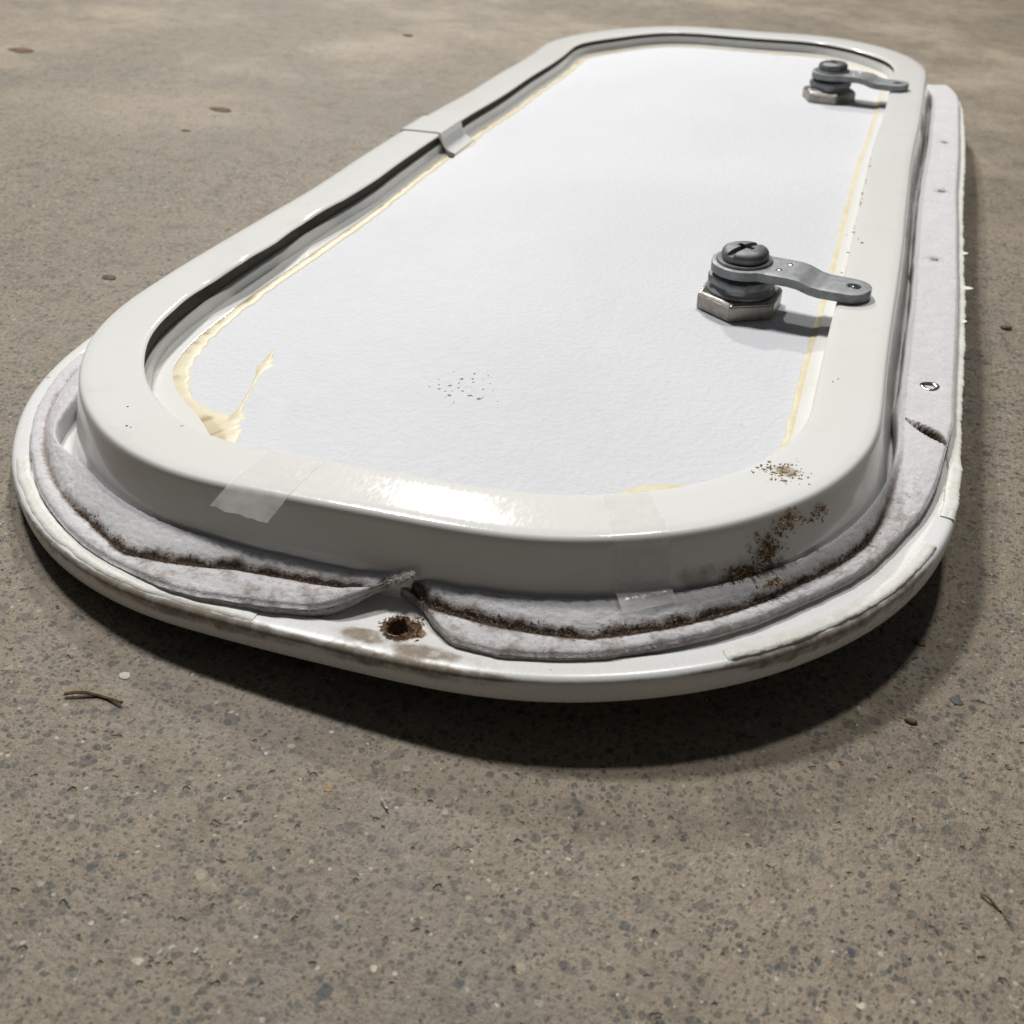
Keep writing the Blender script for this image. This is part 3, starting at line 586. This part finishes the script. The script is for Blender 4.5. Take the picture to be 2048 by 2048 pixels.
# ------------------------------------------------------------------ cam locks
def poly_prism(bm, pts, z0, z1, ch=0):
    lay = [[bm.verts.new(Vector((x, y, z0)) * MM) for x, y in pts]]
    c = np.mean(pts, 0)
    if ch:
        lay.append([bm.verts.new(Vector((x, y, z1 - ch * .7)) * MM) for x, y in pts]); lay.append([bm.verts.new(Vector((c[0] + (x - c[0]) * (1 - ch * .075), c[1] + (y - c[1]) * (1 - ch * .075), z1)) * MM) for x, y in pts])
    else: lay.append([bm.verts.new(Vector((x, y, z1)) * MM) for x, y in pts])
    n = len(pts)
    for a, b in zip(lay, lay[1:]):
        for i in range(n): bm.faces.new((a[i], a[(i + 1) % n], b[(i + 1) % n], b[i]))
    bm.faces.new(lay[0]); bm.faces.new(lay[-1])
def make_lock(cx, cy, arm, nutrot, slot, label):
    up = float(zp(cy)) - float(zp(-130)) + .1
    z = lambda v: v + ZB
    body = bmesh.new()   # barrel through the door: its head carries the door's right side
    lathe(body, [(10.5, -35.8), (11.4, -35.3), (11.5, -28.5), (11.5, -22.4), (9.2, -22.2), (9.2, -4.6), (10.9, -4.4), (11.1, -3.6), (10.3, -2.9), (10.0, -1.9), (10.7, -1.4), (10.8, .2), (10.4, .9), (7.8, 1.3)], 48, (cx, cy, ZB),
          fn=lambda a, r, zz: (r * (1 + (.035 * (1 if math.cos(4 * a) > 0 else -1) if -2 < zz < 1 else 0)), zz))
    b = from_bm('cam_lock', body, ZINC, door, 35); b['label'] = label
    bm = bmesh.new(); poly_prism(bm, [(cx + 14.6 * math.cos(nutrot + k * math.pi / 3), cy + 14.6 * math.sin(nutrot + k * math.pi / 3)) for k in range(6)], z(-10.48 + up), z(-4.6 + up * .6), 1.0)
    bmesh.ops.bevel(bm, geom=bm.edges[:], offset=.35 * MM, segments=2, affect='EDGES'); from_bm('nut', bm, NICKEL, b, 30)
    # cranked arm
    Larm = 41.5; us = np.r_[np.linspace(-10.6, 10, 24), np.linspace(10.6, Larm - 7, 40), Larm - 7 + 7 * np.sin(np.linspace(.12, math.pi / 2, 14))]
    def hw(u):
        hub = math.sqrt(max(0, 10.6 ** 2 - u * u)) if u < 7.2 else 0
        neck = np.interp(u, [-1, 5, 10, 18, 26, 34], [0, 7.78, 8.2, 7.9, 7.2, 7.0]) if u < Larm - 7 else 7.0 * math.sqrt(max(0, 1 - ((u - Larm + 7) / 7) ** 2))
        return max(hub, neck if u > 3 else 0, .02)
    zt = lambda u: float(np.interp(u, [-20, 17, 20, 24, 27, 60], [5.6, 5.6, 5.2, 3.9, 3.5, 3.5]))
    bm = bmesh.new(); rows = []; nv = 13; ca, sa = math.cos(arm), math.sin(arm)
    for u in us:
        wv = hw(u); row = []
        for side in (1, -1):
            for j in range(nv):
                v = (j / (nv - 1) * 2 - 1) * wv * side; e = abs(v) / max(wv, 1e-3); zz = zt(u) - (.28 * max(0, (wv * (e - 1) + .8) / .8) ** 2 if e > .5 and wv > .9 else 0) if side == 1 else zt(u) - 3.1
                row.append(bm.verts.new(Vector((cx + u * ca - v * sa, cy + u * sa + v * ca, z(zz))) * MM))
        rows.append(row)
    n = nv * 2
    for a, c in zip(rows, rows[1:]):
        for i in range(n): bm.faces.new((a[i], a[(i + 1) % n], c[(i + 1) % n], c[i]))
    bm.faces.new(rows[0]); bm.faces.new(rows[-1])
    armo = from_bm('cam_arm', bm, ZINC, b, 35)
    hx, hy = cx + 35.8 * ca, cy + 35.8 * sa
    boolean(armo, [cutter((hx, hy, z(2)), 1.75, 12, 24)] + [cutter((cx + u * ca - v * sa, cy + u * sa + v * ca, z(5.7)), .95, 1.0, 12) for u, v in ((14.5, 3.2), (12.6, -2.6))])
    for u, v in ((14.5, 3.2), (12.6, -2.6)):
        bm = bmesh.new(); lathe(bm, [(.9, -.5), (.9, -.12), (.55, .18), (.15, .22)], 12, (cx + u * ca - v * sa, cy + u * sa + v * ca, z(5.5))); from_bm('stamped_dot', bm, BRIGHT, b, 50)
    bm = bmesh.new(); rr = []
    for i in range(24):
        a = i / 24 * math.tau; rr.append([bm.verts.new(Vector((hx + math.cos(a) * r_, hy + math.sin(a) * r_, z(z_))) * MM) for r_, z_ in ((1.55, 2.2), (1.6, 3.3), (1.9, 3.62), (2.4, 3.52))])
    for i in range(24):
        for j in range(3): bm.faces.new((rr[i][j], rr[i][j + 1], rr[(i + 1) % 24][j + 1], rr[(i + 1) % 24][j]))
    from_bm('eyelet', bm, BRIGHT, b, 50)
    bm = bmesh.new(); poly_prism(bm, [(cx + 34.8 * ca + 5.8 * math.cos(t), cy + 34.8 * sa + 5.8 * math.sin(t)) for t in np.linspace(0, math.tau, 28, endpoint=False)], z(.14), z(.45)); from_bm('arm_shade_disc', bm, BLACK, b, 30)  # dark disc added for the shade and reflection under the arm end
    bm = bmesh.new(); lathe(bm, [(9.1, 5.5), (9.2, 6.0), (8.9, 6.35), (7.4, 6.4)], 40, (cx, cy, ZB)); from_bm('washer', bm, DARKZ, b, 40)
    bm = bmesh.new(); lathe(bm, [(7.0, 6.3), (7.5, 6.6), (7.7, 7.6), (7.5, 8.7), (6.9, 9.5), (5.6, 10.0), (3.2, 10.25), (.6, 10.3)], 48, (cx, cy, ZB), fn=lambda a, r, zz: (r * (1 + .012 * math.sin(5 * a)), zz))
    scr = from_bm('screw', bm, DARKZ, b, 50)
    boolean(scr, [box_cutter((cx, cy, z(10.2)), (20, 2.5, 3.2), slot), box_cutter((cx, cy, z(10.0)), (2.0, 6.2, 3.6), slot)])
    for p in scr.data.polygons: p.use_smooth = True
    scr.data.set_sharp_from_angle(angle=math.radians(35))
make_lock(66, -130, math.radians(-9), math.radians(-94), math.radians(58), 'cam lock nearest the camera')
make_lock(66.5, 160, math.radians(-13), math.radians(-70), math.radians(20), 'cam lock at the far end')

# ------------------------------------------------------------------ dirt
def chips(name, items, mt):
    """items: (x, y, z, size, flat, nx, ny, nz) in door mm"""
    bm = bmesh.new()
    for (x, y, z, r, fl_) in items:
        if z == -10.5: z += float(zp(y))
        k = rnd.randint(4, 6); a0 = rnd.random() * 6.3; st = rnd.uniform(.5, 1.3)
        ring = [bm.verts.new(Vector((x + r * st * math.cos(a0 + i / k * math.tau) * rnd.uniform(.6, 1.2), y + r * math.sin(a0 + i / k * math.tau) * rnd.uniform(.6, 1.2), z + ZB - .06)) * MM) for i in range(k)]
        t = bm.verts.new(Vector((x + rnd.uniform(-.3, .3) * r, y + rnd.uniform(-.3, .3) * r, z + ZB + r * fl_)) * MM)
        for i in range(k): bm.faces.new((ring[i], ring[(i + 1) % k], t))
    o = from_bm(name, bm, mt, door, None); o['kind'] = 'stuff'; return o
G = lambda c, s_: (rnd.gauss(c[0], s_[0]), rnd.gauss(c[1], s_[1]))
it = []
for _ in range(110):
    x, y = G((95, -246), (3.0, 2.3))
    if not -15.5 < so(x, y)[1] < -1.5: continue
    it.append((x, y, .08, abs(rnd.gauss(.28, .16)) + .1, .35))
chips('dirt_speck', it, TAN)['label'] = 'cluster of rusty specks on the front right corner'
it = [(q[0], q[1], .08, rnd.uniform(.15, .42), .4) for q in (G((95, -246), (3.2, 2.6)) for _ in range(14)) if -15.5 < so(*q)[1] < -1.5]
it += [(-66, -279, .08, .55, .3), (-64.5, -279.3, .08, .45, .3), (-72, -270.5, .05, .5, .3), (101.4, -196, .05, .35, .3), (102.6, -194, .05, .35, .3)]
it += [(97 + rnd.uniform(-.4, .6), rnd.uniform(-120, 20), .02, rnd.uniform(.2, .6), .3) for _ in range(22)]
it += [(101, -86, .05, .8, .4), (99.5, -82, .05, .5, .4)]
chips('dirt_speck', it, BLACK)['label'] = 'dark grit scattered on the frame'
GREY = mat_simple('grey_scuff', (.30, .28, .26), (.20, .18, .165), .8, 500)
it = [(*G((0.5, -213), (5, 5.5)), -10.5, abs(rnd.gauss(.3, .3)) + .12, .2) for _ in range(42)] + [(rnd.uniform(-80, 80), rnd.uniform(-250, 80), -10.5, rnd.uniform(.12, .34), .25) for _ in range(42)] + [(*G((28, -185), (9, 1.5)), -10.5, rnd.uniform(.15, .3), .2) for _ in range(16)]
chips('dirt_speck', it, GREY)['label'] = 'faint grey specks on the white sheet'
# fibrous clumps caught on the front right wall and on the foam
bm = bmesh.new()
for (x0, y0, o0, z0, sx, so_, sz, cnt) in ((97, -260, 1.6, -3.5, 2.0, .7, 1.5, 80), (93, -264.5, 3.2, -9, 1.9, .8, 2.4, 210), (88, -269, 4.4, -12.2, 2.6, .8, .9, 180), (92, -266, 8, -13.0, 1.6, 1.0, .3, 60), (103, -252, 2.2, -4.5, 1.4, .5, 1.0, 40)):
    for _ in range(cnt):
        s_ = s_of(x0, y0) + rnd.gauss(0, sx); z_ = z0 + rnd.gauss(0, sz); z_ = max(min(z_, -1.0), -14)
        wall = np.interp(-z_, [0, .9, 2.9, 5.2, 9, 13, 17], [-1.7, -.1, .9, 1.6, 2.6, 3.7, 4.7]); o_ = max(wall, wall + abs(rnd.gauss(0, .5)) + (o0 - 3.6 if o0 > 5 else 0))
        q = at(np.array(s_), np.array(o_)); strand(bm, (q[0], q[1], z_ + ZB), (rnd.gauss(0, 1), rnd.gauss(-.3, .8), rnd.gauss(.1, .8)), rnd.uniform(.4, 1.7), rnd.uniform(.10, .38), .8, 3)
dc = from_bm('dirt_clump', bm, TAN, door, None); dc['kind'] = 'stuff'; dc['label'] = 'fibrous brown clump stuck to the front right wall'
# crumbly soil in the groove of the foam
bm = bmesh.new()
for _ in range(2600):
    s_ = rnd.uniform(s_of(-66, -285), s_of(110, -238)); x = interp(PP, np.array([s_]))[0][0]
    if 4 < x < 24: continue
    g = float(np.interp(s_, GV[0], GV[1])) + rnd.gauss(0, .85 if x > 24 else .7)
    q = at(np.array(s_), np.array(g)); r = abs(rnd.gauss(.16, .1)) + .06
    c = Vector((q[0], q[1], ZB - 16.3 + abs(g - float(np.interp(s_, GV[0], GV[1]))) * .75 + rnd.uniform(0, .25)))
    vv = [bm.verts.new((c + Vector((rnd.gauss(0, 1), rnd.gauss(0, 1), rnd.gauss(0, .7))).normalized() * r * rnd.uniform(.7, 1.4)) * MM) for _ in range(4)]
    for f in ((0, 1, 2), (0, 1, 3), (0, 2, 3), (1, 2, 3)): bm.faces.new([vv[i] for i in f])
so_il = from_bm('soil', bm, DIRT, door, None); so_il['kind'] = 'stuff'; so_il['label'] = 'dark soil crumbs in the groove of the foam'
# fuzz on the foam
bm = bmesh.new()
for _ in range(2200):
    a_ = rnd.random() < .5
    s_ = rnd.uniform(s_of(-112, -230), sA1 - 4) if a_ else rnd.uniform(sB0 + 3, s_of(115, -205))
    oe = OE if a_ else OE2; oo = float(np.interp(s_, oe[0], oe[1])); g = float(np.interp(s_, GV[0], GV[1]))
    o_ = rnd.uniform(5.5, g - 1) if rnd.random() < .6 else rnd.uniform(min(g + 1.0, oo - .6), oo - .5)
    a = min(1, max(0, (o_ - 4.1) / max(g - 4.1, 1))); zz = -12.7 - 3.0 * a ** 1.5 if o_ < g else -15.9
    q = at(np.array(s_), np.array(o_)); strand(bm, (q[0], q[1], zz + ZB - .15), (rnd.gauss(0, .8), rnd.gauss(0, .8), .9), rnd.uniform(.25, .7), .022, .6, 2)
fz = from_bm('foam_fuzz', bm, FIBRE, door, None); fz['kind'] = 'stuff'

# ------------------------------------------------------------------ litter on the floor
def tag(o, label, cat, group=None):
    o['label'] = label; o['category'] = cat
    if group: o['group'] = group
def floor_pt(px, py):     # where the sight line of a photo pixel meets the floor: used only to read positions off the photograph
    M = cam_o.matrix_world; d = M.to_3x3() @ Vector(((px - 1024) / 2059.5, -(py - 1024) / 2059.5, -1)); t = -M.translation.z / d.z; return M.translation + d * t
def rod(name, pts, r, mt, label, cat):
    bm = bmesh.new(); prev = None; n = len(pts)
    for i, p_ in enumerate(pts):
        p_ = Vector(p_); d = (Vector(pts[min(i + 1, n - 1)]) - Vector(pts[max(i - 1, 0)])).normalized(); u = d.orthogonal().normalized(); v = d.cross(u); rr = r * MM * (1 - .55 * abs(i / (n - 1) - .35)) * rnd.uniform(.8, 1.15)
        ring = [bm.verts.new(p_ + (u * math.cos(a) + v * math.sin(a)) * rr) for a in [k / 6 * math.tau for k in range(6)]]
        if prev:
            for k in range(6): bm.faces.new((prev[k], prev[(k + 1) % 6], ring[(k + 1) % 6], ring[k]))
        else: bm.faces.new(ring)
        prev = ring
    bm.faces.new(prev)
    zmin = min(v.co.z for v in bm.verts); c = Vector(pts[0]); c.z = 0
    for v in bm.verts: v.co -= c + Vector((0, 0, zmin))
    o = from_bm(name, bm, mt, None, 50); o.location = c; tag(o, label, cat); return o
def line(a, b, sag, n=7):
    A, B = floor_pt(*a), floor_pt(*b); d = (B - A); q = Vector((-d.y, d.x, 0))
    return [A + d * (i / (n - 1)) + q * sag * math.sin(math.pi * i / (n - 1)) + Vector((0, 0, .0006 + .0004 * math.sin(i * 1.3))) for i in range(n)]
rod('twig', line((130, 1393), (245, 1412), .12), .55, STRAW, 'thin brown straw twig lying on the concrete left of the door', 'twig')
rod('wood_splinter', line((762, 1602), (776, 1624), .02), .28, CHALK, 'short pale wooden splinter on the concrete in front of the door', 'splinter')
rod('dry_stem', line((1960, 1790), (2016, 1842), .06), .3, STRAW, 'thin dark dry stem near the lower right of the floor', 'stem')
def flake(name, px, py, size, th, mt, label, cat, group=None):
    p = floor_pt(px, py); bm = bmesh.new(); k = 8; a0 = rnd.random() * 6
    r = [rnd.uniform(.65, 1.15) * size * MM for _ in range(k)]; lay = []
    for z_, f in ((0, .92), (th * .6, 1), (th, .72)):
        lay.append([bm.verts.new((math.cos(a0 + i / k * math.tau) * r[i] * f * 1.3, math.sin(a0 + i / k * math.tau) * r[i] * f * .9, (z_ + (rnd.uniform(-.15, .15) * th if z_ else 0)) * MM)) for i in range(k)])
    for a, b in zip(lay, lay[1:]):
        for i in range(k): bm.faces.new((a[i], a[(i + 1) % k], b[(i + 1) % k], b[i]))
    bm.faces.new(lay[0]); bm.faces.new(lay[-1])
    o = from_bm(name, bm, mt, None, 35); o.location = (p.x, p.y, 0); tag(o, label, cat, group); return o
flake('pebble', 1912, 1402, 1.4, .4, STONE, 'small grey stone chip on the floor to the right of the door corner', 'pebble')
flake('dirt_crumb', 1838, 1285, 1.4, .6, DIRT, 'dark crumb of dirt on the floor in the shadow of the right corner', 'crumb')
flake('dirt_crumb', 1822, 1445, 1.2, .8, DIRT, 'thin dark crumb at the edge of the shadow, right of the door', 'crumb')
flake('dirt_crumb', 216, 556, 2.6, .5, DIRT, 'dark flake of dirt on the floor close to the left frame run', 'crumb')
flake('dirt_crumb', 440, 220, 5.5, .5, DIRT, 'largest blurred dark dirt patch on the floor, upper left', 'crumb')
flake('dirt_crumb', 372, 262, 2.2, .5, DIRT, 'small dark dirt crumb beside the large upper left patch', 'crumb')
flake('dirt_crumb', 818, 72, 3.5, 1.0, DIRT, 'lone brown crumb on the floor near the top edge', 'crumb')
flake('dirt_crumb', 42, 101, 7, .6, DIRT, 'flat dark crumb on the floor at the far upper left', 'crumb')
flake('dirt_crumb', 2012, 658, 1.8, 1.2, DIRT, 'dark crumb on the floor at the right edge of the picture', 'crumb')
flake('paint_chip', 250, 1352, 1.2, .25, CHALK, 'pale flat chip on the floor just above the straw twig', 'chip')
flake('paint_chip', 655, 1577, .9, .2, TAN, 'cream round chip on the floor below the front of the door', 'chip')
